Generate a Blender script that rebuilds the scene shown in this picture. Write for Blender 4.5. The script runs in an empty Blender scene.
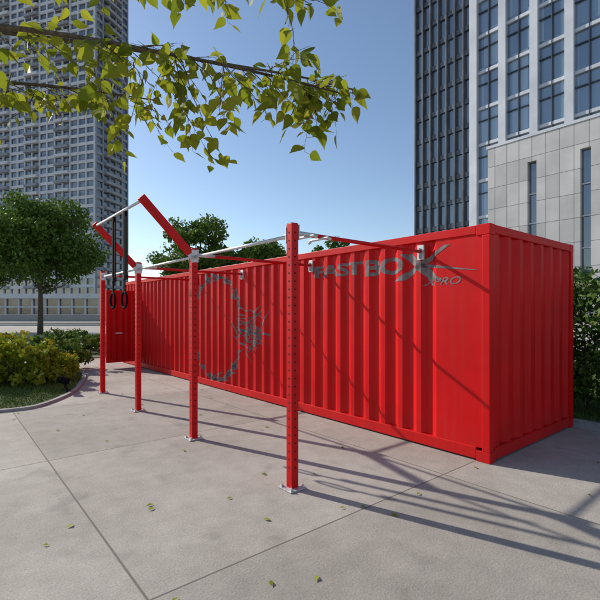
import bpy, bmesh, math, random
import numpy as np
from mathutils import Vector, Matrix
R = math.radians
random.seed(11); rng = np.random.default_rng(7)
scene = bpy.context.scene
COL = scene.collection

# ---------------------------------------------------------------- frame shared by container / rig / offices
C0 = Vector((2.04, 4.65, 0))
ANG = math.atan2(0.638, 0.770)
FR = Matrix.Translation(C0) @ Matrix.Rotation(ANG, 4, 'Z')   # local x = away, y = along container, z up

# ---------------------------------------------------------------- materials
def newmat(name):
    m = bpy.data.materials.new(name); m.use_nodes = True
    nt = m.node_tree; b = nt.nodes['Principled BSDF']
    return m, nt, b
def N(nt, t, **kw):
    n = nt.nodes.new(t)
    for k, v in kw.items(): setattr(n, k, v)
    return n
def ramp(nt, stops):
    r = N(nt, 'ShaderNodeValToRGB'); e = r.color_ramp.elements
    while len(e) < len(stops): e.new(0.5)
    for i, (p, c) in enumerate(stops):
        e[i].position = p; e[i].color = (*c, 1)
    return r
def noisy(name, c1, c2, scale=3, rough=0.5, metal=0, bump=0.0, bscale=40, coat=0, lo=.35, hi=.65, rvar=0.0, spec=None):
    m, nt, b = newmat(name); L = nt.links.new
    tc = N(nt, 'ShaderNodeTexCoord')
    n = N(nt, 'ShaderNodeTexNoise'); n.inputs['Scale'].default_value = scale; n.inputs['Detail'].default_value = 5
    L(tc.outputs['Object'], n.inputs['Vector'])
    r = ramp(nt, [(lo, c1), (hi, c2)]); L(n.outputs['Fac'], r.inputs[0]); L(r.outputs[0], b.inputs['Base Color'])
    b.inputs['Roughness'].default_value = rough; b.inputs['Metallic'].default_value = metal
    b.inputs['Coat Weight'].default_value = coat
    if spec is not None: b.inputs['Specular IOR Level'].default_value = spec
    if rvar:
        mr = N(nt, 'ShaderNodeMapRange'); mr.inputs[3].default_value = rough - rvar; mr.inputs[4].default_value = rough + rvar
        L(n.outputs['Fac'], mr.inputs[0]); L(mr.outputs[0], b.inputs['Roughness'])
    if bump:
        n2 = N(nt, 'ShaderNodeTexNoise'); n2.inputs['Scale'].default_value = bscale; n2.inputs['Detail'].default_value = 4
        L(tc.outputs['Object'], n2.inputs['Vector'])
        bp = N(nt, 'ShaderNodeBump'); bp.inputs['Strength'].default_value = bump; bp.inputs['Distance'].default_value = 0.02
        L(n2.outputs['Fac'], bp.inputs['Height']); L(bp.outputs[0], b.inputs['Normal'])
    return m
def leafmat(name, dark, light, transl=0.4):
    m, nt, b = newmat(name); L = nt.links.new
    g = N(nt, 'ShaderNodeNewGeometry')
    n = N(nt, 'ShaderNodeTexNoise'); n.inputs['Scale'].default_value = 0.9; n.inputs['Detail'].default_value = 1
    tc = N(nt, 'ShaderNodeTexCoord'); L(tc.outputs['Object'], n.inputs['Vector'])
    a = N(nt, 'ShaderNodeMath', operation='MULTIPLY_ADD'); a.inputs[1].default_value = 0.6; 
    L(g.outputs['Random Per Island'], a.inputs[0]); 
    s = N(nt, 'ShaderNodeMath', operation='MULTIPLY'); s.inputs[1].default_value = 0.5
    L(n.outputs['Fac'], s.inputs[0]); L(s.outputs[0], a.inputs[2])
    r = ramp(nt, [(0.15, dark), (0.85, light)]); L(a.outputs[0], r.inputs[0])
    L(r.outputs[0], b.inputs['Base Color']); b.inputs['Roughness'].default_value = 0.6
    b.inputs['Specular IOR Level'].default_value = 0.2
    if transl > 0:
        t = N(nt, 'ShaderNodeBsdfTranslucent'); L(r.outputs[0], t.inputs[0])
        mx = N(nt, 'ShaderNodeMixShader'); mx.inputs[0].default_value = transl
        L(b.outputs[0], mx.inputs[1]); L(t.outputs[0], mx.inputs[2])
        L(mx.outputs[0], nt.nodes['Material Output'].inputs[0])
    return m

def redpaint():
    m = noisy('red_paint', (.56,.0012,.0028), (.66,.002,.0045), 1.3, .46, rvar=.07, spec=.2)
    nt=m.node_tree; b=nt.nodes['Principled BSDF']; L=nt.links.new
    src=b.inputs['Base Color'].links[0].from_socket
    tc=N(nt,'ShaderNodeTexCoord'); mp=N(nt,'ShaderNodeMapping'); mp.inputs['Scale'].default_value=(9,9,.35); L(tc.outputs['Object'],mp.inputs[0])
    n=N(nt,'ShaderNodeTexNoise'); n.inputs['Scale'].default_value=1.6; n.inputs['Detail'].default_value=6; L(mp.outputs[0],n.inputs['Vector'])
    mr=N(nt,'ShaderNodeMapRange'); mr.inputs[1].default_value=.50; mr.inputs[2].default_value=.76; mr.inputs[4].default_value=.16; L(n.outputs['Fac'],mr.inputs[0])
    sx=N(nt,'ShaderNodeSeparateXYZ'); L(tc.outputs['Object'],sx.inputs[0])
    lo=N(nt,'ShaderNodeMapRange'); lo.inputs[1].default_value=.45; lo.inputs[2].default_value=.0; lo.inputs[4].default_value=.22; L(sx.outputs[2],lo.inputs[0])
    n2=N(nt,'ShaderNodeTexNoise'); n2.inputs['Scale'].default_value=7; n2.inputs['Detail'].default_value=7; L(tc.outputs['Object'],n2.inputs['Vector'])
    mu=N(nt,'ShaderNodeMath',operation='MULTIPLY'); L(lo.outputs[0],mu.inputs[0]); L(n2.outputs['Fac'],mu.inputs[1])
    ad=N(nt,'ShaderNodeMath',operation='ADD'); L(mu.outputs[0],ad.inputs[0]); L(mr.outputs[0],ad.inputs[1])
    mx=N(nt,'ShaderNodeMix',data_type='RGBA'); L(ad.outputs[0],mx.inputs[0]); L(src,mx.inputs[6]); mx.inputs[7].default_value=(.18,.07,.055,1)
    L(mx.outputs[2],b.inputs['Base Color'])
    n3=N(nt,'ShaderNodeTexNoise'); n3.inputs['Scale'].default_value=2.2; L(tc.outputs['Object'],n3.inputs['Vector'])
    bp=N(nt,'ShaderNodeBump'); bp.inputs['Strength'].default_value=.35; bp.inputs['Distance'].default_value=.02; L(n3.outputs['Fac'],bp.inputs['Height']); L(bp.outputs[0],b.inputs['Normal'])
    return m
M_red   = redpaint()
M_red2  = noisy('red_powdercoat', (.54,.001,.003), (.64,.002,.004), 6, .42, spec=.25)
M_steel = noisy('galvanised_steel', (.55,.56,.57), (.72,.73,.74), 25, .38, metal=.55)
M_plate = noisy('zinc_plate', (.5,.5,.5), (.68,.68,.68), 30, .45, metal=.4)
M_black = noisy('black_webbing', (.004,.004,.005), (.010,.010,.011), 60, .9, spec=.08)
M_rubber= noisy('black_plastic', (.008,.008,.009), (.016,.016,.017), 30, .6, spec=.2)
M_hole  = noisy('dark_hole', (.006,.004,.004), (.01,.006,.006), 5, .9)
M_bark  = noisy('bark', (.06,.045,.03), (.16,.125,.09), 14, .9, bump=.6, bscale=40)
M_twig  = noisy('twig_bark', (.07,.05,.03), (.15,.11,.07), 30, .8)
M_kerb  = noisy('kerb_stone', (.27,.265,.25), (.38,.37,.345), 7, .8, bump=.2)
M_lawn  = noisy('lawn_soil', (.035,.065,.012), (.085,.125,.03), 3, .9, bump=.8, bscale=60)
M_blade = leafmat('grass_blades', (.06,.11,.015), (.17,.24,.04), .0)
M_leafH = leafmat('leaf_hedge', (.03,.075,.012), (.11,.18,.03), .0)
M_leafD = leafmat('leaf_dark', (.035,.085,.014), (.13,.21,.03), .2)
M_leafM = leafmat('leaf_mid', (.045,.10,.015), (.15,.23,.035), .25)
M_leafY = leafmat('leaf_yellowgreen', (.13,.19,.015), (.36,.40,.03), .3)
M_flower= leafmat('yellow_flower', (.55,.42,.02), (.75,.6,.04), .0)
M_leafN = leafmat('leaf_linden', (.14,.20,.012), (.36,.37,.03), .5)
M_white = noisy('pale_render', (.54,.54,.55), (.66,.66,.66), .3, .7)
M_grey  = noisy('grey_render', (.22,.23,.25), (.30,.31,.33), .3, .7)
M_fin   = noisy('dark_fins', (.055,.065,.085), (.10,.118,.145), .5, .4, metal=.3)
M_alu   = noisy('pale_aluminium', (.50,.52,.55), (.62,.64,.66), .4, .4, metal=.1)

def glass(name, c1, c2, cell, rough=.08):
    m, nt, b = newmat(name); L = nt.links.new
    tc = N(nt, 'ShaderNodeTexCoord'); 
    sn = N(nt, 'ShaderNodeVectorMath', operation='SNAP'); sn.inputs[1].default_value = cell
    ad = N(nt, 'ShaderNodeVectorMath', operation='ADD'); ad.inputs[1].default_value = (.013,.017,.011)
    L(tc.outputs['Object'], ad.inputs[0]); L(ad.outputs[0], sn.inputs[0])
    w = N(nt, 'ShaderNodeTexWhiteNoise'); L(sn.outputs[0], w.inputs['Vector'])
    r = ramp(nt, [(0.0, c1), (0.7, tuple(.6*a+.4*c for a,c in zip(c1,c2))), (1.0, c2)]); L(w.outputs['Value'], r.inputs[0])
    L(r.outputs[0], b.inputs['Base Color']); b.inputs['Roughness'].default_value = rough
    b.inputs['Specular IOR Level'].default_value = 1.0; b.inputs['IOR'].default_value = 1.8
    n = N(nt, 'ShaderNodeTexNoise'); n.inputs['Scale'].default_value = .5; L(tc.outputs['Object'], n.inputs['Vector'])
    bp = N(nt, 'ShaderNodeBump'); bp.inputs['Strength'].default_value = .15; bp.inputs['Distance'].default_value = .1
    L(n.outputs['Fac'], bp.inputs['Height']); L(bp.outputs[0], b.inputs['Normal'])
    return m
M_glassA = glass('window_glass', (.012,.018,.028), (.12,.14,.17), (3.5,3.5,3.1))
M_glassB = glass('office_glass', (.09,.15,.23), (.24,.33,.42), (1.5,1.5,4.0))
M_glassC = glass('curtain_glass', (.035,.05,.075), (.09,.125,.17), (1.4,1.4,3.6))

def paving():
    m, nt, b = newmat('concrete_paving'); L = nt.links.new
    tc = N(nt, 'ShaderNodeTexCoord'); sx = N(nt, 'ShaderNodeSeparateXYZ'); L(tc.outputs['Object'], sx.inputs[0])
    def joint(out, off, per, w):
        a = N(nt, 'ShaderNodeMath', operation='ADD'); a.inputs[1].default_value = off + 300*per; L(out, a.inputs[0])
        q = N(nt, 'ShaderNodeMath', operation='MODULO'); q.inputs[1].default_value = per; L(a.outputs[0], q.inputs[0])
        s = N(nt, 'ShaderNodeMath', operation='SUBTRACT'); s.inputs[1].default_value = per/2; L(q.outputs[0], s.inputs[0])
        ab = N(nt, 'ShaderNodeMath', operation='ABSOLUTE'); L(s.outputs[0], ab.inputs[0])
        g = N(nt, 'ShaderNodeMapRange'); g.inputs[1].default_value = per/2 - w; g.inputs[2].default_value = per/2 - w*.35
        L(ab.outputs[0], g.inputs[0]); return g.outputs[0]
    j1 = joint(sx.outputs[0], 3.63, 3.0, .011); j2 = joint(sx.outputs[1], -.16, 3.0, .011)
    mx = N(nt, 'ShaderNodeMath', operation='MAXIMUM'); L(j1, mx.inputs[0]); L(j2, mx.inputs[1])
    ad = N(nt, 'ShaderNodeVectorMath', operation='ADD'); ad.inputs[1].default_value = (3.63, -.16, .5); L(tc.outputs['Object'], ad.inputs[0])
    sn = N(nt, 'ShaderNodeVectorMath', operation='SNAP'); sn.inputs[1].default_value = (3,3,3); L(ad.outputs[0], sn.inputs[0])
    w = N(nt, 'ShaderNodeTexWhiteNoise'); L(sn.outputs[0], w.inputs['Vector'])
    n1 = N(nt, 'ShaderNodeTexNoise'); n1.inputs['Scale'].default_value = .55; n1.inputs['Detail'].default_value = 8; n1.inputs['Roughness'].default_value = .65
    n2 = N(nt, 'ShaderNodeTexNoise'); n2.inputs['Scale'].default_value = 70; n2.inputs['Detail'].default_value = 4
    n3 = N(nt, 'ShaderNodeTexNoise'); n3.inputs['Scale'].default_value = 5; n3.inputs['Detail'].default_value = 9; n3.inputs['Roughness'].default_value=.7
    for n in (n1,n2,n3): L(tc.outputs['Object'], n.inputs['Vector'])
    r = ramp(nt, [(.3,(.325,.295,.255)), (.7,(.46,.425,.375))]); L(n1.outputs['Fac'], r.inputs[0])
    def mul(a, fac, lo, hi, f0=.25, f1=.75):
        mr = N(nt, 'ShaderNodeMapRange'); mr.inputs[1].default_value=f0; mr.inputs[2].default_value=f1; mr.inputs[3].default_value = lo; mr.inputs[4].default_value = hi; L(fac, mr.inputs[0])
        v = N(nt, 'ShaderNodeVectorMath', operation='SCALE'); L(a, v.inputs[0]); L(mr.outputs[0], v.inputs['Scale']); return v.outputs[0]
    c = mul(r.outputs[0], w.outputs['Value'], .92, 1.05)
    c = mul(c, n2.outputs['Fac'], .80, 1.18)
    c = mul(c, n3.outputs['Fac'], .82, 1.12)
    n4 = N(nt, 'ShaderNodeTexNoise'); n4.inputs['Scale'].default_value = 2.3; n4.inputs['Detail'].default_value = 3; L(tc.outputs['Object'], n4.inputs['Vector'])
    c = mul(c, n4.outputs['Fac'], 1.0, .80, .60, .72)
    mixn = N(nt, 'ShaderNodeMix', data_type='RGBA'); L(mx.outputs[0], mixn.inputs[0]); L(c, mixn.inputs[6]); mixn.inputs[7].default_value = (.18,.16,.135,1)
    L(mixn.outputs[2], b.inputs['Base Color']); b.inputs['Roughness'].default_value = .85; b.inputs['Specular IOR Level'].default_value=.3
    h = N(nt, 'ShaderNodeMath', operation='MULTIPLY_ADD'); L(mx.outputs[0], h.inputs[0]); h.inputs[1].default_value = -1.0; L(n2.outputs['Fac'], h.inputs[2])
    bp = N(nt, 'ShaderNodeBump'); bp.inputs['Strength'].default_value = .4; bp.inputs['Distance'].default_value = .006
    L(h.outputs[0], bp.inputs['Height']); L(bp.outputs[0], b.inputs['Normal'])
    return m
M_pave = paving()

def stone():
    m, nt, b = newmat('stone_cladding'); L = nt.links.new
    tc = N(nt, 'ShaderNodeTexCoord'); sx = N(nt, 'ShaderNodeSeparateXYZ'); L(tc.outputs['Object'], sx.inputs[0])
    cx = N(nt, 'ShaderNodeCombineXYZ'); 
    a = N(nt,'ShaderNodeMath',operation='ADD'); L(sx.outputs[0],a.inputs[0]); L(sx.outputs[1],a.inputs[1])
    L(a.outputs[0], cx.inputs[0]); L(sx.outputs[2], cx.inputs[1])
    br = N(nt, 'ShaderNodeTexBrick'); br.offset = 0.0; L(cx.outputs[0], br.inputs['Vector'])
    br.inputs['Scale'].default_value = 1; br.inputs['Brick Width'].default_value = .8; br.inputs['Row Height'].default_value = 1.45
    br.inputs['Mortar Size'].default_value = .02; br.inputs['Color1'].default_value = (.42,.41,.405,1); br.inputs['Color2'].default_value = (.55,.535,.525,1)
    br.inputs['Mortar'].default_value = (.18,.18,.18,1)
    n = N(nt,'ShaderNodeTexNoise'); n.inputs['Scale'].default_value=.8; n.inputs['Detail'].default_value=8; L(tc.outputs['Object'],n.inputs['Vector'])
    mr = N(nt,'ShaderNodeMapRange'); mr.inputs[1].default_value=.3; mr.inputs[2].default_value=.7; mr.inputs[3].default_value=.86; mr.inputs[4].default_value=1.08; L(n.outputs['Fac'],mr.inputs[0])
    v = N(nt,'ShaderNodeVectorMath',operation='SCALE'); L(br.outputs['Color'],v.inputs[0]); L(mr.outputs[0],v.inputs['Scale'])
    L(v.outputs[0], b.inputs['Base Color']); b.inputs['Roughness'].default_value = .6
    bp = N(nt, 'ShaderNodeBump'); bp.inputs['Strength'].default_value = .6; bp.inputs['Distance'].default_value = .02; bp.invert = True
    L(br.outputs['Fac'], bp.inputs['Height']); L(bp.outputs[0], b.inputs['Normal'])
    return m
M_stone = stone()

def logo(name,a,bcol,lo):
    m, nt, b = newmat(name); L = nt.links.new
    tc = N(nt, 'ShaderNodeTexCoord'); n = N(nt, 'ShaderNodeTexNoise'); n.inputs['Scale'].default_value = 14; n.inputs['Detail'].default_value = 8
    L(tc.outputs['Object'], n.inputs['Vector'])
    r = ramp(nt, [(lo,(.5,.002,.004)), (lo+.05,a), (.6,bcol)]); L(n.outputs['Fac'], r.inputs[0])
    L(r.outputs[0], b.inputs['Base Color']); b.inputs['Roughness'].default_value = .5; b.inputs['Specular IOR Level'].default_value=.3
    return m
M_logo = logo('worn_grey_paint',(.14,.11,.11),(.23,.20,.20),.31)

# ---------------------------------------------------------------- mesh builder
class MB:
    def __init__(s): s.v=[]; s.f=[]; s.mi=[]; s.mats=[]
    def mat(s, m):
        if m not in s.mats: s.mats.append(m)
        return s.mats.index(m)
    def add(s, vs, fs, m):
        o=len(s.v); s.v += [tuple(v) for v in vs]; k=s.mat(m)
        for f in fs: s.f.append(tuple(i+o for i in f)); s.mi.append(k)
    def box(s, a, b, m):
        x0,y0,z0=a; x1,y1,z1=b
        s.add([(x0,y0,z0),(x1,y0,z0),(x1,y1,z0),(x0,y1,z0),(x0,y0,z1),(x1,y0,z1),(x1,y1,z1),(x0,y1,z1)],
              [(0,3,2,1),(4,5,6,7),(0,1,5,4),(1,2,6,5),(2,3,7,6),(3,0,4,7)], m)
    def tube(s, pts, rad, m, n=8, cap=True):
        pts=[Vector(p) for p in pts]; 
        if not hasattr(rad,'__len__'): rad=[rad]*len(pts)
        vs=[]; up=None
        for i,p in enumerate(pts):
            d=(pts[min(i+1,len(pts)-1)]-pts[max(i-1,0)]).normalized()
            if up is None: up = Vector((0,0,1)) if abs(d.z)<.9 else Vector((1,0,0))
            a=d.cross(up).normalized(); b=a.cross(d).normalized(); up=b
            for k in range(n):
                t=2*math.pi*k/n; vs.append(p+(a*math.cos(t)+b*math.sin(t))*rad[i])
        fs=[]
        for i in range(len(pts)-1):
            for k in range(n):
                fs.append((i*n+k,i*n+(k+1)%n,(i+1)*n+(k+1)%n,(i+1)*n+k))
        if cap: fs.append(tuple(range(n))[::-1]); fs.append(tuple(range((len(pts)-1)*n,len(pts)*n)))
        s.add(vs,fs,m)
    def obj(s, name, parent=None, smooth=False, bevel=0, mw=None):
        me=bpy.data.meshes.new(name); me.from_pydata(s.v,[],s.f)
        for m in s.mats: me.materials.append(m)
        me.polygons.foreach_set('material_index', s.mi)
        if smooth: me.polygons.foreach_set('use_smooth',[True]*len(me.polygons))
        me.update(); o=bpy.data.objects.new(name,me); COL.objects.link(o)
        if parent: o.parent=parent
        elif mw is not None: o.matrix_world=mw
        if bevel:
            bm=o.modifiers.new('bevel','BEVEL'); bm.width=bevel; bm.segments=2; bm.limit_method='ANGLE'
        return o
def empty(name, mw):
    o=bpy.data.objects.new(name,None); COL.objects.link(o); o.matrix_world=mw; return o
def instbox_oriented(mb, p, q, w, h, m):
    p=Vector(p); q=Vector(q); d=(q-p).normalized(); up=Vector((0,0,1)) if abs(d.z)<.95 else Vector((1,0,0))
    a=d.cross(up).normalized(); b=a.cross(d)
    vs=[c+a*sx*w/2+b*sz*h/2 for c in (p,q) for sx,sz in ((-1,-1),(1,-1),(1,1),(-1,1))]
    mb.add(vs,[(0,1,2,3),(7,6,5,4),(0,4,5,1),(1,5,6,2),(2,6,7,3),(3,7,4,0)],m)

# ---------------------------------------------------------------- SHIPPING CONTAINER
LEN, WID, HT = 12.19, 2.44, 2.60
cont = empty('shipping_container', FR)
def profile_pts(a0, a1, per=.278, depth=.045):
    n=int((a1-a0)/per); per=(a1-a0)/n; out=[]
    for i in range(n):
        s=a0+i*per
        out += [(s,0.0),(s+per*.24,0.0),(s+per*.5,depth),(s+per*.76,depth)]
    out.append((a1,0.0)); return out
side = [(.09,0.0)] + profile_pts(.60,LEN-.10)
XW=.018
def side_x(t):
    for (a,xa),(b,xb) in zip(side,side[1:]):
        if a<=t<=b: return XW + xa + (xb-xa)*(t-a)/max(b-a,1e-6)
    return XW
ZB,ZT=.15,HT-.10
mb=MB()
vs=[];fs=[]
for (t,x) in side: vs += [(XW+x,t,ZB),(XW+x,t,ZT)]
for i in range(len(side)-1): fs.append((2*i,2*i+1,2*i+3,2*i+2))
mb.add(vs,fs,M_red)
vs=[];fs=[]
for (t,x) in side: vs += [(WID-XW-x,t,ZB),(WID-XW-x,t,ZT)]
for i in range(len(side)-1): fs.append((2*i,2*i+2,2*i+3,2*i+1))
mb.add(vs,fs,M_red)
mb.obj('side_walls',cont)
mb=MB(); endp=[(.09,0.0)]+profile_pts(.16,WID-.16,.265,.045)+[(WID-.09,0.0)]
vs=[];fs=[]
for (t,x) in endp: vs += [(t,XW+x,ZB),(t,XW+x,ZT)]
for i in range(len(endp)-1): fs.append((2*i,2*i+2,2*i+3,2*i+1))
mb.add(vs,fs,M_red); mb.obj('end_wall',cont)
mb=MB()
for x0 in (0,WID-.09):
    for y0 in (0,LEN-.09): mb.box((x0,y0,.12),(x0+.09,y0+.09,HT-.12),M_red)
for x0 in (0.003,WID-.083):
    mb.box((x0,.16,.02),(x0+.08,LEN-.16,ZB),M_red); mb.box((x0,.16,ZT),(x0+.08,LEN-.16,HT-.004),M_red)
for y0 in (0.003,LEN-.083):
    mb.box((.12,y0,.02),(WID-.12,y0+.08,ZB),M_red); mb.box((.12,y0,ZT),(WID-.12,y0+.08,HT-.004),M_red)
mb.box((.05,.05,HT-.05),(WID-.05,LEN-.05,HT-.03),M_red)
mb.box((.1,.1,.08),(WID-.1,LEN-.1,.13),M_black)
mb.obj('frame_and_roof',cont,bevel=.006)
mb=MB()
for x0 in (-.001,WID-.119):
    for y0 in (-.001,LEN-.159):
        for z0 in (0,HT-.118):
            mb.box((x0,y0,z0),(x0+.12,y0+.16,z0+.118),M_red)
mb.obj('corner_castings',cont,bevel=.006)
mb=MB()
for k in range(2):
    mb.box((.1+k*1.125,LEN-.05,.16),(1.215+k*1.125,LEN-.005,HT-.11),M_red)
    for q in (.3,.8): mb.tube([(.1+k*1.125+q,LEN+.03,.12),(.1+k*1.125+q,LEN+.03,HT-.08)],.017,M_steel)
mb.obj('end_doors',cont)
mb=MB(); ty=10.95
mb.box((-.86,ty,.16),(-.79,ty+.05,2.28),M_red); mb.box((-.10,ty,.16),(-.03,ty+.05,2.28),M_red)
mb.box((-.79,ty,.16),(-.10,ty+.05,.24),M_red); mb.box((-.79,ty,2.2),(-.10,ty+.05,2.28),M_red)
pp=profile_pts(-.79,-.10,.17,.03); vs=[];fs=[]
for (x,d) in pp: vs += [(x,ty+.008+d,.24),(x,ty+.008+d,2.2)]
for i in range(len(pp)-1): fs.append((2*i,2*i+2,2*i+3,2*i+1))
mb.add(vs,fs,M_red)
for z in (.5,1.2,1.95): mb.box((-.035,ty+.01,z),(.01,ty+.04,z+.12),M_red2)
mb.tube([(-.6,ty-.03,.2),(-.6,ty-.03,2.24)],.014,M_red2); mb.box((-.62,ty-.04,1.0),(-.42,ty-.015,1.04),M_steel)
mb.obj('side_door',cont)

# graphics -- polygons in (t,z) laid on the corrugated sheet
bmL=bmesh.new()
def poly(pts):
    vs=[bmL.verts.new((0,p[0],p[1])) for p in pts]
    try: bmL.faces.new(vs)
    except Exception: pass
def add_text(body,t_left,t_right,z0,z1,shear=0,offset=.0):
    cu=bpy.data.curves.new('txt','FONT'); cu.body=body; cu.shear=shear; cu.offset=offset; cu.resolution_u=3
    o=bpy.data.objects.new('txt',cu); COL.objects.link(o); dg=bpy.context.evaluated_depsgraph_get()
    me=bpy.data.meshes.new_from_object(o.evaluated_get(dg))
    co=np.array([v.co[:] for v in me.vertices]); mn=co.min(0); mxx=co.max(0)
    vv=[bmL.verts.new((0,t_left+(c[0]-mn[0])/(mxx[0]-mn[0])*(t_right-t_left), z0+(c[1]-mn[1])/(mxx[1]-mn[1])*(z1-z0))) for c in co]
    for p in me.polygons:
        try: bmL.faces.new([vv[i] for i in p.vertices])
        except Exception: pass
    bpy.data.objects.remove(o)
add_text('FAST',2.86,1.86,2.17,2.36,0,.034)
add_text('BO',1.80,1.14,2.13,2.36,0,.042)
poly([(1.20,2.38),(1.04,2.38),(.60,2.02),(.76,2.02)])
poly([(.56,2.43),(.48,2.43),(1.14,2.04),(1.32,2.04)])
poly([(.93,2.20),(.90,2.24),(.16,2.11),(.14,2.10)])
add_text('XPRO',.86,.34,1.96,2.05,.35,.01)
tc_,zc_,rr=6.12,1.30,1.10
for k in range(190):
    a=random.uniform(0,2*math.pi)
    if abs(math.atan2(math.sin(a-math.pi),math.cos(a-math.pi)))<.40: continue
    r0=rr+random.gauss(0,.035); tl=random.uniform(.05,.13); w=random.uniform(.015,.04)
    ta=a+math.pi/2+random.choice((-1,1))*random.uniform(.3,.9)
    cx,cz=tc_+r0*math.cos(a),zc_+r0*math.sin(a); dx,dz=math.cos(ta),math.sin(ta)
    poly([(cx-dx*tl,cz-dz*tl),(cx-dz*w,cz+dx*w),(cx+dx*tl,cz+dz*tl),(cx+dz*w,cz-dx*w)])
for k in range(56):
    a0=.5+k/56*2*math.pi; a1=a0+2*math.pi/56*.85
    if abs(math.atan2(math.sin(a0-math.pi),math.cos(a0-math.pi)))<.45: continue
    w=random.uniform(.01,.035)
    poly([(tc_+(rr-w)*math.cos(a0),zc_+(rr-w)*math.sin(a0)),(tc_+(rr-w)*math.cos(a1),zc_+(rr-w)*math.sin(a1)),(tc_+(rr+w)*math.cos(a1),zc_+(rr+w)*math.sin(a1)),(tc_+(rr+w)*math.cos(a0),zc_+(rr+w)*math.sin(a0))])
for k in range(60):
    cx,cz=4.72+random.gauss(0,.30),1.28+random.gauss(0,.20); ta=random.choice((.5,2.4,1.3,0.1))+random.gauss(0,.25)
    tl=random.uniform(.1,.36); w=random.uniform(.008,.024); dx,dz=math.cos(ta),math.sin(ta)
    poly([(cx-dx*tl,cz-dz*tl),(cx-dz*w,cz+dx*w),(cx+dx*tl,cz+dz*tl),(cx+dz*w,cz-dx*w)])
for (t,x) in side:
    if t<7.8: bmesh.ops.bisect_plane(bmL,geom=bmL.verts[:]+bmL.edges[:]+bmL.faces[:],plane_co=(0,t,0),plane_no=(0,1,0))
for i,v in enumerate(bmL.verts): v.co.x=side_x(v.co.y)-.003
me=bpy.data.meshes.new('painted_lettering'); 
bmesh.ops.recalc_face_normals(bmL,faces=bmL.faces[:]); bmL.to_mesh(me); bmL.free(); me.materials.append(M_logo)
o=bpy.data.objects.new('painted_lettering',me); COL.objects.link(o); o.parent=cont

# ---------------------------------------------------------------- PULL-UP RIG
rig=empty('pull_up_rig',FR)
RX=-2.02; RY=[.87+2.05*k for k in range(4)]; PH=2.46; hw=.04
mbP=MB(); mbH=MB(); mbB=MB(); mbPl=MB(); mbC=MB()
for k,y in enumerate(RY):
    mbP.box((RX-hw,y-hw,.012),(RX+hw,y+hw,PH),M_red2)
    mbP.box((RX-hw+.004,y-hw+.004,PH),(RX+hw-.004,y+hw-.004,PH+.006),M_rubber)
    z=.20
    while z<PH-.08:
        for (nx,ny) in ((-1,0),(0,-1),(1,0),(0,1)):
            c=Vector((RX+nx*(hw+.0015),y+ny*(hw+.0015),z)); a=Vector((-ny,nx,0)); vs=[c+a*math.cos(q*math.pi/5)*.0095+Vector((0,0,1))*math.sin(q*math.pi/5)*.0095 for q in range(10)]
            mbH.add(vs,[tuple(range(10))],M_hole)
        z+=.075
    mbPl.box((RX-.095,y-.095,.004),(RX+.095,y+.095,.014),M_plate)
    for sx in (-1,1):
        for sy in (-1,1):
            mbPl.tube([(RX+sx*.07,y+sy*.07,.014),(RX+sx*.07,y+sy*.07,.04)],.010,M_steel,6)
            instbox_oriented(mbPl,(RX+sx*.07,y+sy*.07,.0145),(RX+sx*.07,y+sy*.07,.026),.03,.03,M_plate)
    mbC.tube([(RX+hw,y,2.38),(-.012,y,2.38)],.021,M_red2,12)
    mbC.tube([(RX+hw,y,2.38),(RX+.30,y,2.38)],.0235,M_steel,12)
    mbPl.box((RX+hw,y-.05,2.31),(RX+hw+.008,y+.05,2.45),M_plate)
    mbPl.box((-.012,y-.045,2.28),(.012,y+.045,2.46),M_plate)
    mbPl.box((-.05,y-.006,2.29),(-.012,y+.006,2.42),M_plate)
for k in range(3):
    y0,y1=RY[k]+hw,RY[k+1]-hw
    mbB.tube([(RX,y0,2.35),(RX,y1,2.35)],.0175,M_steel,12)
    for yy,dy in ((y0,1),(y1,-1)):
        mbPl.box((RX-.045,min(yy,yy+dy*.008),2.28),(RX+.045,max(yy,yy+dy*.008),2.43),M_plate)
        mbPl.box((RX-.004,min(yy+dy*.008,yy+dy*.09),2.325),(RX+.004,max(yy+dy*.008,yy+dy*.09),2.375),M_plate)
tips=[]
for k in (1,2):
    y=RY[k]
    instbox_oriented(mbP,(RX-hw-.0,y,2.385),(RX-.68,y,3.02),.076,.085,M_red2)
    instbox_oriented(mbPl,(RX-hw-.01,y-.043,2.395),(RX-hw+.05,y-.043,2.30),.006,.12,M_plate)
    mbPl.box((RX-.05,y-.047,2.30),(RX+.045,y-.0405,2.44),M_plate)
    tips.append(Vector((RX-.655,y,2.985)))
mbB.tube([tips[0]+Vector((0,.02,0)),tips[1]-Vector((0,.02,0))],.0175,M_steel,12)
for dx in (.16,.34):
    mbB.tube([(RX+dx,RY[0]-.16,2.33),(RX+dx,RY[0]-.12,2.355),(RX+dx,RY[0]+.12,2.355),(RX+dx,RY[0]+.16,2.33)],.014,M_steel,10)
mbP.obj('posts',rig,bevel=.005); mbH.obj('adjustment_holes',rig); mbB.obj('pull_up_bars',rig,smooth=True); mbPl.obj('brackets_and_base_plates',rig,bevel=.001); mbC.obj('cross_beams',rig,smooth=True)

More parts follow.
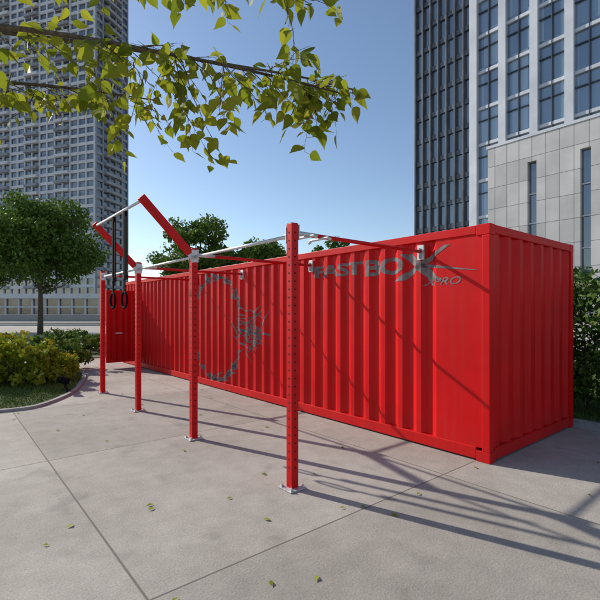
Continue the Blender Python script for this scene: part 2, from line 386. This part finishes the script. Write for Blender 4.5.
# ---------------------------------------------------------------- GYMNASTIC RINGS
gr=empty('gymnastic_rings',FR)
mbS=MB(); mbR=MB()
for f in (.335,.575):
    p=tips[0].lerp(tips[1],f)
    zb=1.90
    mbS.box((p.x-.007,p.y-.03,zb),(p.x+.007,p.y+.03,p.z+.02),M_black)
    mbS.box((p.x+.022,p.y-.03,zb+.22),(p.x+.032,p.y+.03,p.z+.02),M_black)
    mbS.box((p.x-.007,p.y-.03,p.z+.019),(p.x+.032,p.y+.03,p.z+.026),M_black)
    mbS.box((p.x-.014,p.y-.036,zb+.17),(p.x+.038,p.y+.036,zb+.23),M_rubber)
    cz=zb-.10
    pts=[(p.x,p.y+.105*math.sin(a),cz+.105*math.cos(a)) for a in [2*math.pi*i/32 for i in range(33)]]
    mbR.tube(pts,.015,M_black,10,cap=False)
mbS.obj('straps',gr); mbR.obj('rings',gr,smooth=True)

def spot(loc,rot):
    o=MB(); o.tube([(0,0,-.02),(0,0,.16)],.014,M_rubber,8)
    o.tube([(0,.09,.19),(0,.05,.195),(0,-.05,.215),(0,-.10,.225),(0,-.13,.23)],[.03,.055,.062,.07,.072],M_black,16)
    o.tube([(-.075,0,.19),(.075,0,.19)],.008,M_steel,8)
    o.box((-.05,-.05,0.0),(.05,.05,.03),M_rubber)
    return o.obj('garden_spotlight',mw=Matrix.Translation(loc)@Matrix.Rotation(rot,4,'Z'))
spot((-4.72,8.75,.03),.4); spot((-4.86,8.95,.03),-.5)

# ---------------------------------------------------------------- GROUND
g=MB(); g.add([(-1500,-1500,0),(1500,-1500,0),(1500,1500,0),(-1500,1500,0)],[(0,1,2,3)],M_pave)
go=g.obj('ground',mw=FR)
def bed(name,pts,z,m,ks=.09):
    o=MB(); o.add([(x,y,z) for x,y in pts],[tuple(range(len(pts)))],m); ob=o.obj(name)
    k=MB(); n=len(pts); P=[Vector((x,y,0)) for x,y in pts]
    off=[]
    for i in range(n):
        d1=(P[i]-P[i-1]).normalized(); d2=(P[(i+1)%n]-P[i]).normalized()
        nn=Vector((d1.y+d2.y,-(d1.x+d2.x),0)).normalized(); c=max(.5,nn.dot(Vector((d1.y,-d1.x,0)))); off.append(nn*ks/c)
    vs=[];fs=[]
    for i in range(n): 
        a=P[i]; b=P[i]+off[i]; vs+=[(a.x,a.y,0),(a.x,a.y,.045),(b.x,b.y,.045),(b.x,b.y,0)]
    for i in range(n):
        j=(i+1)%n
        for q in range(3): fs.append((4*i+q,4*j+q,4*j+q+1,4*i+q+1))
    k.add(vs,fs,M_kerb); k.obj('kerb',bevel=.008)
    return ob
def smoothpoly(ctrl,n=6):
    out=[];m=len(ctrl)
    for i in range(m):
        p0,p1,p2,p3=[Vector((*ctrl[(i+j-1)%m],0)) for j in range(4)]
        for k in range(n):
            t=k/n; q=.5*((2*p1)+(-p0+p2)*t+(2*p0-5*p1+4*p2-p3)*t*t+(-p0+3*p1-3*p2+p3)*t**3); out.append((q.x,q.y))
    return out
bedA=smoothpoly([(-4.55,7.75),(-4.9,9.5),(-6.4,12.2),(-10,14.2),(-16,14.6),(-17,9),(-11,6.6),(-6.2,6.75),(-4.9,7.15)])
bed('lawn',bedA,.03,M_lawn)
bedB=smoothpoly([(-7.2,15.5),(-8.2,19),(-14,24),(-30,38),(-60,44),(-70,30),(-40,21),(-20,17.5),(-11,15.6)])
bed('lawn',bedB,.03,M_lawn)
def loc(x,y,z=0): v=FR@Vector((x,y,z)); return v
stp=[loc(2.80,-3),loc(9,-3),loc(9,20),loc(2.80,20)]
bed('lawn',[(v.x,v.y) for v in stp],.03,M_lawn)
rd=MB(); rd.add([(-160,52,.004),(120,52,.004),(120,62,.004),(-160,62,.004)],[(0,1,2,3)],noisy('asphalt',(.045,.045,.047),(.065,.065,.068),3,.9)); rd.obj('road')
rk=MB()
for yy in (51.7,62.0): rk.box((-160,yy,0),(120,yy+.3,.12),M_kerb)
rk.obj('road_kerb')
rp=MB(); M_rp=noisy('road_paint',(.7,.7,.7),(.8,.8,.8))
for k in range(40): rp.add([(-160+k*7,56.95,.008),(-157+k*7,56.95,.008),(-157+k*7,57.07,.008),(-160+k*7,57.07,.008)],[(0,1,2,3)],M_rp)
rp.obj('road_markings')

def inside(px,py,poly):
    r=np.zeros(len(px),bool); n=len(poly); j=n-1
    for i in range(n):
        xi,yi=poly[i]; xj,yj=poly[j]
        c=((yi>py)!=(yj>py))&(px<(xj-xi)*(py-yi)/(yj-yi+1e-12)+xi); r^=c; j=i
    return r
def npmesh(name,verts,k,mats,mi=None,parent=None):
    n=len(verts)//k; me=bpy.data.meshes.new(name)
    me.vertices.add(n*k); me.vertices.foreach_set('co',verts.astype(np.float32).ravel())
    me.loops.add(n*k); me.loops.foreach_set('vertex_index',np.arange(n*k,dtype=np.int32))
    me.polygons.add(n); me.polygons.foreach_set('loop_start',np.arange(0,n*k,k,dtype=np.int32)); me.polygons.foreach_set('loop_total',np.full(n,k,dtype=np.int32))
    for m in mats: me.materials.append(m)
    if mi is not None: me.polygons.foreach_set('material_index',mi.astype(np.int32))
    me.update(calc_edges=True); me.validate()
    o=bpy.data.objects.new(name,me); COL.objects.link(o)
    if parent: o.parent=parent
    return o
def grass(polys,n,box,hmin=.03,hmax=.09):
    x=rng.uniform(box[0],box[1],n); y=rng.uniform(box[2],box[3],n); ok=np.zeros(n,bool)
    for p in polys: ok|=inside(x,y,p)
    x=x[ok];y=y[ok];m=len(x); a=rng.uniform(0,6.28,m); h=rng.uniform(hmin,hmax,m); w=.004+.003*rng.random(m)
    le=rng.normal(0,.025,(m,2)); v=np.zeros((m,3,3))
    v[:,0]=np.c_[x-np.cos(a)*w,y-np.sin(a)*w,np.full(m,.025)]; v[:,1]=np.c_[x+np.cos(a)*w,y+np.sin(a)*w,np.full(m,.025)]
    v[:,2]=np.c_[x+le[:,0],y+le[:,1],.03+h]
    return npmesh('grass',v.reshape(-1,3),3,[M_blade])
grass([bedA,[(v.x,v.y) for v in stp]],260000,(-14,9,4,14))
# a few fallen leaves on the paving
fl=rng.uniform(0,1,(70,4)); vsF=[]
for a,b,c,d in fl:
    x=-5+a*9; y=2.4+b*7; 
    pl=FR.inverted()@Vector((x,y,0))
    if -.1<pl.x<2.6 and -.1<pl.y<12.3: continue
    s=.022+.02*c; t=d*6.28; ca,sa=math.cos(t),math.sin(t)
    for (u,v,z) in ((-1,0,.006),(0,.45,.012),(1,0,.008),(0,-.45,.016)): vsF.append((x+(u*ca-v*sa)*s,y+(u*sa+v*ca)*s,z))
npmesh('fallen_leaves',np.array(vsF),4,[M_leafY])

# ---------------------------------------------------------------- FOLIAGE
def leaves(centers,counts,spread,size,squash=.8,aspect=.55):
    P=[]
    for c,n,s in zip(centers,counts,spread):
        d=rng.normal(0,1,(n,3)); d/=np.linalg.norm(d,axis=1)[:,None]; r=s*rng.random(n)**.45
        p=d*r[:,None]; p[:,2]*=squash; P.append(p+c)
    P=np.concatenate(P); n=len(P)
    a=rng.normal(0,1,(n,3)); a[:,2]-=.5; a/=np.linalg.norm(a,axis=1)[:,None]
    b=np.cross(a,rng.normal(0,1,(n,3))); b/=np.linalg.norm(b,axis=1)[:,None]
    s=size*rng.uniform(.6,1.3,n)[:,None]
    v=np.stack([P-a*s*.5,P-a*s*.08+b*s*aspect*.5,P+a*s*.5,P-a*s*.08-b*s*aspect*.5],1)
    return v.reshape(-1,3)
def tree(name,base,h,r,trunk_h,mat,nclump=90,per=170,leaf=.2,trunk_r=.14,zc=None,vr=None):
    base=Vector(base); root=empty(name,Matrix.Translation(base)); zc=zc or (trunk_h+h)/2; vr=vr or (h-trunk_h)/2
    tb=MB(); bend=random.uniform(-.2,.2)
    tp=[(0,0,-.05),(0.02,.01,trunk_h*.5),(bend*.3,.03,trunk_h),(bend*.6,.05,zc),(bend,.0,h*.9)]
    tb.tube(tp,[trunk_r*1.25,trunk_r,trunk_r*.85,trunk_r*.5,.02],M_bark,10)
    cs=[];sp=[];ct=[]
    for i in range(nclump):
        d=Vector(rng.normal(0,1,3)).normalized(); q=random.uniform(.25,1.0)**.6
        lob=1+.16*math.sin(3*math.atan2(d.y,d.x)+i%2)+random.uniform(-.14,.10)
        c=Vector((d.x*r*q*lob,d.y*r*q*lob,zc+d.z*vr*q*(1+random.uniform(-.12,.1))))
        if d.z<-.3: c.z+= .15*vr
        cs.append(np.array(c)); sp.append(r*random.uniform(.16,.30)); ct.append(int(per*random.uniform(.5,1.4)))
        if i%3==0:
            z0=random.uniform(trunk_h*.9,zc+.3*vr); s=Vector((bend*.4,.03,z0)); mid=s.lerp(c,.5)+Vector((0,0,-.1*r))
            tb.tube([s,mid,c],[trunk_r*.4,trunk_r*.22,.012],M_bark,6)
    tb.obj('trunk_and_limbs',root,smooth=True)
    npmesh('crown',leaves(cs,ct,sp,leaf),4,[mat],parent=root)
tree('shade_tree',(-18.6,31,.03),9.9,3.9,2.9,M_leafM,150,190,.26,.17,zc=6.5,vr=3.3)
tree('shade_tree',(-5.9,25,0),7.1,2.4,2.4,M_leafM,100,180,.21,.12)
tree('shade_tree',(-2.7,31,0),6.7,2.5,2.4,M_leafM,90,160,.23,.12)
tree('shade_tree',(2.2,29,0),6.5,1.8,2.4,M_leafM,80,150,.21,.12)
tree('shade_tree',(-27.5,36,0),10.5,4.4,2.6,M_leafD,120,170,.30,.16)
tree('shade_tree',(14,25,0),4.6,2.0,1.8,M_leafM,70,150,.2,.12)

def shrub(name,base,rx,ry,h,mat,nc,per,leaf,flower=None):
    root=empty(name,Matrix.Translation(Vector(base))); st=MB(); cs=[];ct=[];sp=[]
    for i in range(nc):
        a=random.uniform(0,6.28); q=math.sqrt(random.random()); x,y=rx*q*math.cos(a),ry*q*math.sin(a)
        top=h*(1-.35*q*q)*random.uniform(.72,1.15); z=random.uniform(.15,1)*top
        cs.append(np.array((x,y,z))); ct.append(int(per*random.uniform(.6,1.3))); sp.append(random.uniform(.10,.2)*min(1,h)+.03)
        if i%3==0: st.tube([(x*.4,y*.4,-.02),(x*.7,y*.7,z*.5),(x,y,z)],[.012,.009,.004],M_twig,5)
    st.obj('stems',root)
    npmesh('foliage',leaves(cs,ct,sp,leaf),4,[mat],parent=root)
    if flower:
        top=[c+np.array((0,0,.06)) for c in cs if c[2]>h*.55]
        npmesh('flowers',leaves(top,[10]*len(top),[.14]*len(top),leaf*.6,aspect=.9),4,[flower],parent=root)
shrub('flowering_bush',(-6.45,9.6,.03),.95,.7,1.0,M_leafY,90,55,.13,M_flower)
shrub('flowering_bush',(-5.75,10.1,.03),.5,.6,.76,M_leafY,50,55,.12,M_flower)
shrub('flowering_bush',(-7.9,10.4,.03),1.0,.9,1.2,M_leafY,90,55,.13,M_flower)
shrub('garden_bush',(-7.3,12.2,.03),1.3,.9,1.0,M_leafM,110,80,.11)
shrub('garden_bush',(-9.6,11.6,.03),1.3,.9,1.25,M_leafM,110,80,.11)
shrub('garden_bush',(-8.4,17.4,.03),.8,1.0,.75,M_leafM,70,80,.10)
shrub('garden_bush',(-10.0,18.8,.03),1.2,.9,.8,M_leafM,80,80,.11)
hroot=empty('hedge',FR); cs=[];ct=[];sp=[]; hs=MB()
for i in range(1000):
    y=random.uniform(-2.8,13); x=3.60+random.uniform(-.5,.5)
    z=random.uniform(.10,2.15)+.12*math.sin(y*1.7)
    cs.append(np.array((x,y,z))); ct.append(random.randint(45,85)); sp.append(random.uniform(.18,.34))
for i in range(60):
    y=-2.7+i*.26; hs.tube([(3.6,y,0),(3.6+random.uniform(-.1,.1),y+.05,1.0),(3.6+random.uniform(-.3,.3),y+random.uniform(-.2,.2),2.0)],[.025,.018,.006],M_bark,6)
hs.obj('stems',hroot); npmesh('foliage',leaves(cs,ct,sp,.10),4,[M_leafH],parent=hroot)

# ---------------------------------------------------------------- OVERHANGING LINDEN (trunk stands just left of the view)
random.seed(23)
lt=empty('linden_tree',Matrix.Identity(4)); tb=MB()
tb.tube([(-4.3,1.9,-.05),(-4.28,1.92,1.2),(-4.2,2.0,2.6),(-4.1,2.1,4.0),(-4.0,2.1,6.0)],[.2,.15,.13,.10,.04],M_bark,14)
limbs=[
 [(-4.2,2.0,2.9),(-3.2,2.5,3.35),(-2.0,2.9,3.55),(-.9,3.1,3.48),(-.1,3.2,3.36),(.36,3.2,3.24)],
 [(-4.15,2.05,3.2),(-3.1,3.0,3.7),(-2.0,3.5,3.85),(-.9,3.7,3.80),(.0,3.7,3.65),(.50,3.65,3.5)],
 [(-4.2,2.05,2.7),(-3.3,2.9,3.2),(-2.5,3.4,3.45),(-1.9,3.6,3.5),(-1.2,3.6,3.4)],
 [(-4.1,2.1,3.6),(-3.0,2.6,4.0),(-1.8,2.9,4.05),(-.8,3.0,4.0),(.1,3.0,3.8)],
 [(-4.2,2.0,3.0),(-4.8,1.0,3.6),(-5.2,0,4.1)],[(-4.1,2.1,3.9),(-5.0,2.8,4.6),(-5.8,3.4,5.0)],[(-4.05,2.1,4.4),(-3.6,1.0,5.0),(-3.0,.2,5.4)]]
def catm(pts,n=8):
    P=[Vector(p) for p in pts]; P=[2*P[0]-P[1]]+P+[2*P[-1]-P[-2]]; out=[]
    for i in range(1,len(P)-2):
        for k in range(n):
            t=k/n; p0,p1,p2,p3=P[i-1:i+3]; out.append(.5*((2*p1)+(-p0+p2)*t+(2*p0-5*p1+4*p2-p3)*t*t+(-p0+3*p1-3*p2+p3)*t**3))
    out.append(P[-2]); return out
LV=[]; LF=[]
def leaf(p,d,nrm,s):
    d=d.normalized(); b=d.cross(nrm).normalized(); n=b.cross(d).normalized()
    out=[(0,.0),(.08,.25),(.26,.38),(.48,.34),(.70,.21),(.88,.08),(1.08,0)]
    o=len(LV); fold=random.uniform(.05,.35); curl=random.uniform(-.08,.3); asym=random.uniform(.88,1.12)
    mid=[];lft=[];rgt=[]
    for u,w in out:
        j=1+random.uniform(-.06,.06)
        c=p+d*u*s-n*curl*u*u*s; mid.append(c); lft.append(c+b*w*s*asym*j+n*w*s*fold); rgt.append(c-b*w*s/asym*j+n*w*s*fold)
    LV.extend(mid); LV.extend(lft[1:-1]); LV.extend(rgt[1:-1]); k=len(out); l0=o+k; r0=o+k+(k-2)
    LF.append((o,o+1,l0)); LF.append((o,r0,o+1))
    for i in range(1,k-2):
        LF.append((o+i,o+i+1,l0+i,l0+i-1)); LF.append((o+i+1,o+i,r0+i-1,r0+i))
    LF.append((o+k-2,o+k-1,l0+k-3)); LF.append((o+k-1,o+k-2,r0+k-3))
def twig(p,d,length,r=.0045,dens=.058,s=.118):
    pts=[p]; n=max(3,int(length/dens)); dd=d.normalized(); side=1
    for i in range(n):
        dd=(dd+Vector((random.gauss(0,.14),random.gauss(0,.14),-.05+random.gauss(0,.07)))).normalized(); q=pts[-1]+dd*length/n; pts.append(q)
        side=-side
        lat=dd.cross(Vector((0,0,1)));
        if lat.length<.1: lat=Vector((1,0,0))
        lat=lat.normalized(); ld=(dd*.35+lat*side*.9+Vector((0,0,-.55))+Vector((random.gauss(0,.45),random.gauss(0,.45),random.gauss(0,.4)))).normalized()
        nr=Vector((random.gauss(0,.7),random.gauss(-.4,.7),random.gauss(.5,.6)))
        pet=q+ld*random.uniform(.03,.055); tb.tube([q,pet],.0013,M_twig,4,cap=False)
        if random.random()<.93: leaf(pet,ld,nr,s*random.uniform(.5,1.2))
    tb.tube(pts,[r*(1-.8*i/n) for i in range(n+1)],M_twig,5)
def contour(X,Y):
    px=300+433*X/Y
    xs=[-300,0,40,62,105,128,150,195,215,245,280,318,330,346,358,420]
    zs=[165,155,148,116,112,155,178,176,150,144,138,152,146,100,86,60]
    yb=np.interp(px,xs,zs); return 1.64+(312-yb)*Y/433
for li,lm in enumerate(limbs):
    P=catm(lm); n=len(P); r0=.024 if li<4 else .05
    tb.tube(P,[r0*(1-.9*i/(n-1))+.0025 for i in range(n)],M_twig if li<4 else M_bark,8)
    nt_=(58,34,34,26,14,18,18)[li]
    for k in range(nt_):
        f=.2+.8*(k+random.random())/nt_; p=P[min(n-1,int(f*(n-1)))].copy()
        tan=(P[min(n-1,int(f*(n-1))+1)]-P[max(0,int(f*(n-1))-1)]).normalized()
        d=tan*random.uniform(.0,.8)+Vector((random.gauss(0,.5),random.gauss(0,.45),random.uniform(-1.0,.25)))
        length=random.uniform(.22,.62)
        q=p+d.normalized()*length
        if li<4:
            lim=contour(q.x,max(1.5,q.y))+.12
            if q.z<lim:
                room=p.z-lim
                if room<.05: d.z=abs(d.z)*.1; length=.22
                else: length*=max(.3,room/max(.01,p.z-q.z))
            if 300+433*q.x/max(1.5,q.y)>350: length=.12
        twig(p,d,length)
for (p,q) in (((-.85,3.1,3.45),(-.72,3.0,2.72)),((-.95,3.1,3.5),(-1.08,3.0,2.68)),((-1.15,3.2,3.4),(-1.25,3.1,2.86)),((.05,3.2,3.36),(.19,3.15,2.86)),((.12,3.2,3.34),(.10,3.15,2.98)),((-.55,3.1,3.45),(-.46,3.05,2.9)),((-.9,3.1,3.5),(-.86,3.05,2.8)),((-.2,3.1,3.4),(-.25,3.1,2.98)),((-2.15,3.5,3.4),(-2.45,3.5,2.95)),((-2.0,3.0,3.3),(-2.1,3.1,2.85)),((-1.5,3.1,3.5),(-1.5,3.1,3.12))):
    p=Vector(p);q=Vector(q); twig(p,q-p,(q-p).length,dens=.05)
tb.obj('trunk_and_branches',lt,smooth=True)
me=bpy.data.meshes.new('leaves'); me.from_pydata([tuple(v) for v in LV],[],LF); me.materials.append(M_leafN); me.update()
o=bpy.data.objects.new('leaves',me); COL.objects.link(o); o.parent=lt
print('near leaves',len(LV)//17)

# ---------------------------------------------------------------- BUILDINGS
def facade(mb,x0,x1,y,z0,z1,bay,floor,mband,mpier,bandh=.9,pierw=.5,dep=.35):
    n=max(1,round((x1-x0)/bay)); bw=(x1-x0)/n; nf=int((z1-z0)/floor)
    for f in range(nf+1):
        z=z0+f*floor; mb.box((x0,y-dep,z),(x1,y-.0,z+bandh),mband)
    for i in range(n+1):
        x=x0+i*bw; mb.box((x-pierw/2,y-dep-.08,z0),(x+pierw/2,y-.002,z1+bandh+.01),mpier)
def tower_left():
    K=Vector((-71,150,0)); d=Vector((-.954,.3,0)); ang=math.atan2(-d.y,-d.x)
    root=empty('residential_tower',Matrix.Translation(K)@Matrix.Rotation(ang,4,'Z'))
    W,D,H=56,16.5,136
    m=MB(); m.box((-W,.0,0),(0,D,H),M_glassA); m.obj('glazing',root)
    m=MB(); facade(m,-W,0,0,4,H-2,3.5,3.1,M_white,M_white,1.05,.5,.4)
    for x in (-42,-28,-14):
        for f in range(42): m.box((x-3.1,-1.3,4+f*3.1),(x+3.1,-.402,4+f*3.1+1.0),M_white if f%2 else M_grey)
    m.box((-W-.3,-.6,H),(.6,D+.6,H+1.5),M_white); m.obj('front_floors',root)
    m=MB()
    for f in range(43):
        z=4+f*3.1; m.box((0,0.0,z),(.4,D,z+1.0),M_grey)
        m.box((.4,4,z),(1.5,12,z+1.0),M_grey)
    for i in range(6): m.box((0,.0+i*(D-.5)/5,0),(.48,.5+i*(D-.5)/5,H-.5),M_grey)
    m.obj('side_floors',root)
    m=MB(); m.box((-W-.2,-.9,0),(.9,D+.2,3.9),M_grey); m.obj('base',root)
tower_left()
root=empty('podium_building',Matrix.Translation((-92,96,0)))
m=MB(); m.box((0,0.3,0),(47.5,14,5.6),M_glassA); m.obj('glazing',root)
m=MB(); m.box((-.6,-.8,4.6),(48,14.5,5.7),M_white); m.box((-.3,0,0),(47.8,14.2,.9),M_white); m.box((-.3,-.05,2.6),(47.8,.25,2.95),M_white)
for i in range(17): m.box((i*2.95,-.1,.9),(i*2.95+.35,.28,4.6),M_white)
m.obj('walls',root)
tw=MB(); tw.box((-110,76,0),(-18,76.4,1.1),M_kerb); tw.box((-110,75.9,1.1),(-18,76.5,1.2),M_white); tw.obj('terrace_wall')

root=empty('stone_clad_building',FR@Matrix.Translation((24.6,0,0)))
m=MB(); H=12.9; slots=[(-19,.6),(-13,.6),(-7,.6),(-1.2,.55),(3.0,.55),(6.6,.55),(9.6,.55)]
prev=-25.0
for (c,w) in slots:
    m.box((0,prev,0),(.6,c-w/2,H),M_stone)
    m.box((0,c-w/2,0),(.6,c+w/2,3.6),M_stone); m.box((0,c-w/2,11.3),(.6,c+w/2,H),M_stone)
    prev=c+w/2
m.box((0,prev,0),(.6,12.5,H),M_stone); m.box((.6,12.0,0),(14,12.5,H),M_stone); m.box((.6,-25,0),(14,-24.5,H),M_stone)
m.obj('stone_walls',root)
m=MB()
m.box((-.05,-25.1,H),(.7,12.6,H+.18),M_alu); m.box((.6,-24.5,H-.6),(14,12,H-.4),M_grey)
for (c,w) in slots:
    for z in (5.4,7.3,9.2): m.box((.18,c-w/2,z),(.24,c+w/2,z+.08),M_alu)
m.obj('coping_and_mullions',root)
m=MB(); m.box((.3,-24.5,3),(.5,12,11.8),M_glassC)
m.obj('glazing',root)

root=empty('office_tower',FR@Matrix.Translation((40,0,0)))
m=MB(); m.box((.5,-40,0),(22,22.3,84),M_glassB); m.obj('glazing',root)
m=MB(); n=21
for i in range(n):
    y=22.3-i*3.1; m.box((-.05,y-.75,0),(.49,y,84),M_alu); m.box((.2,y-1.95,0),(.48,y-1.89,84),M_fin)
for f in range(22): 
    z=f*3.9; m.box((.25,-40,z),(.47,22.2,z+.32),M_alu); m.box((.28,-40,z+2.7),(.46,22.2,z+2.77),M_fin)
m.box((.5,22.3,0),(22,22.7,84),M_alu); m.box((-.4,-40,84),(22,22.7,85),M_alu)
m.obj('frame',root)
root=empty('glass_tower',FR@Matrix.Translation((55,0,0)))
m=MB(); m.box((.4,18,0),(28,40.2,120),M_glassC); m.obj('glazing',root)
m=MB()
for i in range(17):
    y=40.2-i*1.4; m.box((-.15,y-.22,0),(.39,y,120),M_fin)
for f in range(33): m.box((.12,18,f*3.6),(.37,40.1,f*3.6+.7),M_fin)
m.box((.4,40.2,0),(28,40.5,120),M_fin); m.box((-.2,18,120),(28,40.5,121.2),M_fin)
m.obj('fins_and_floors',root)

# ---------------------------------------------------------------- LIGHT / WORLD / CAMERA
EL=R(30); sd=Vector((-.85,.527,0)).normalized()
sun=bpy.data.lights.new('sun','SUN'); sun.energy=4.8; sun.angle=R(.6); sun.color=(1,.93,.83)
so=bpy.data.objects.new('sun',sun); COL.objects.link(so)
dirn=-(sd*math.cos(EL)+Vector((0,0,math.sin(EL)))); so.rotation_euler=dirn.to_track_quat('-Z','Y').to_euler()
w=bpy.data.worlds.new('World'); scene.world=w; w.use_nodes=True; nt=w.node_tree
sky=nt.nodes.new('ShaderNodeTexSky'); sky.sky_type='NISHITA'; sky.sun_disc=False; sky.sun_elevation=EL; sky.sun_rotation=math.atan2(sd.x,sd.y)
sky.air_density=1.0; sky.dust_density=.4; sky.ozone_density=1.8
nt.links.new(sky.outputs[0],nt.nodes['Background'].inputs[0]); nt.nodes['Background'].inputs[1].default_value=.15
cam=bpy.data.cameras.new('camera'); cam.lens=25.98; cam.sensor_width=36; cam.shift_y=.02; cam.clip_end=4000; cam.clip_start=.05
co=bpy.data.objects.new('camera',cam); COL.objects.link(co); co.location=(0,0,1.64); co.rotation_euler=(R(90),0,0); scene.camera=co
scene.view_settings.view_transform='Standard'; scene.view_settings.look='None'; scene.view_settings.exposure=0
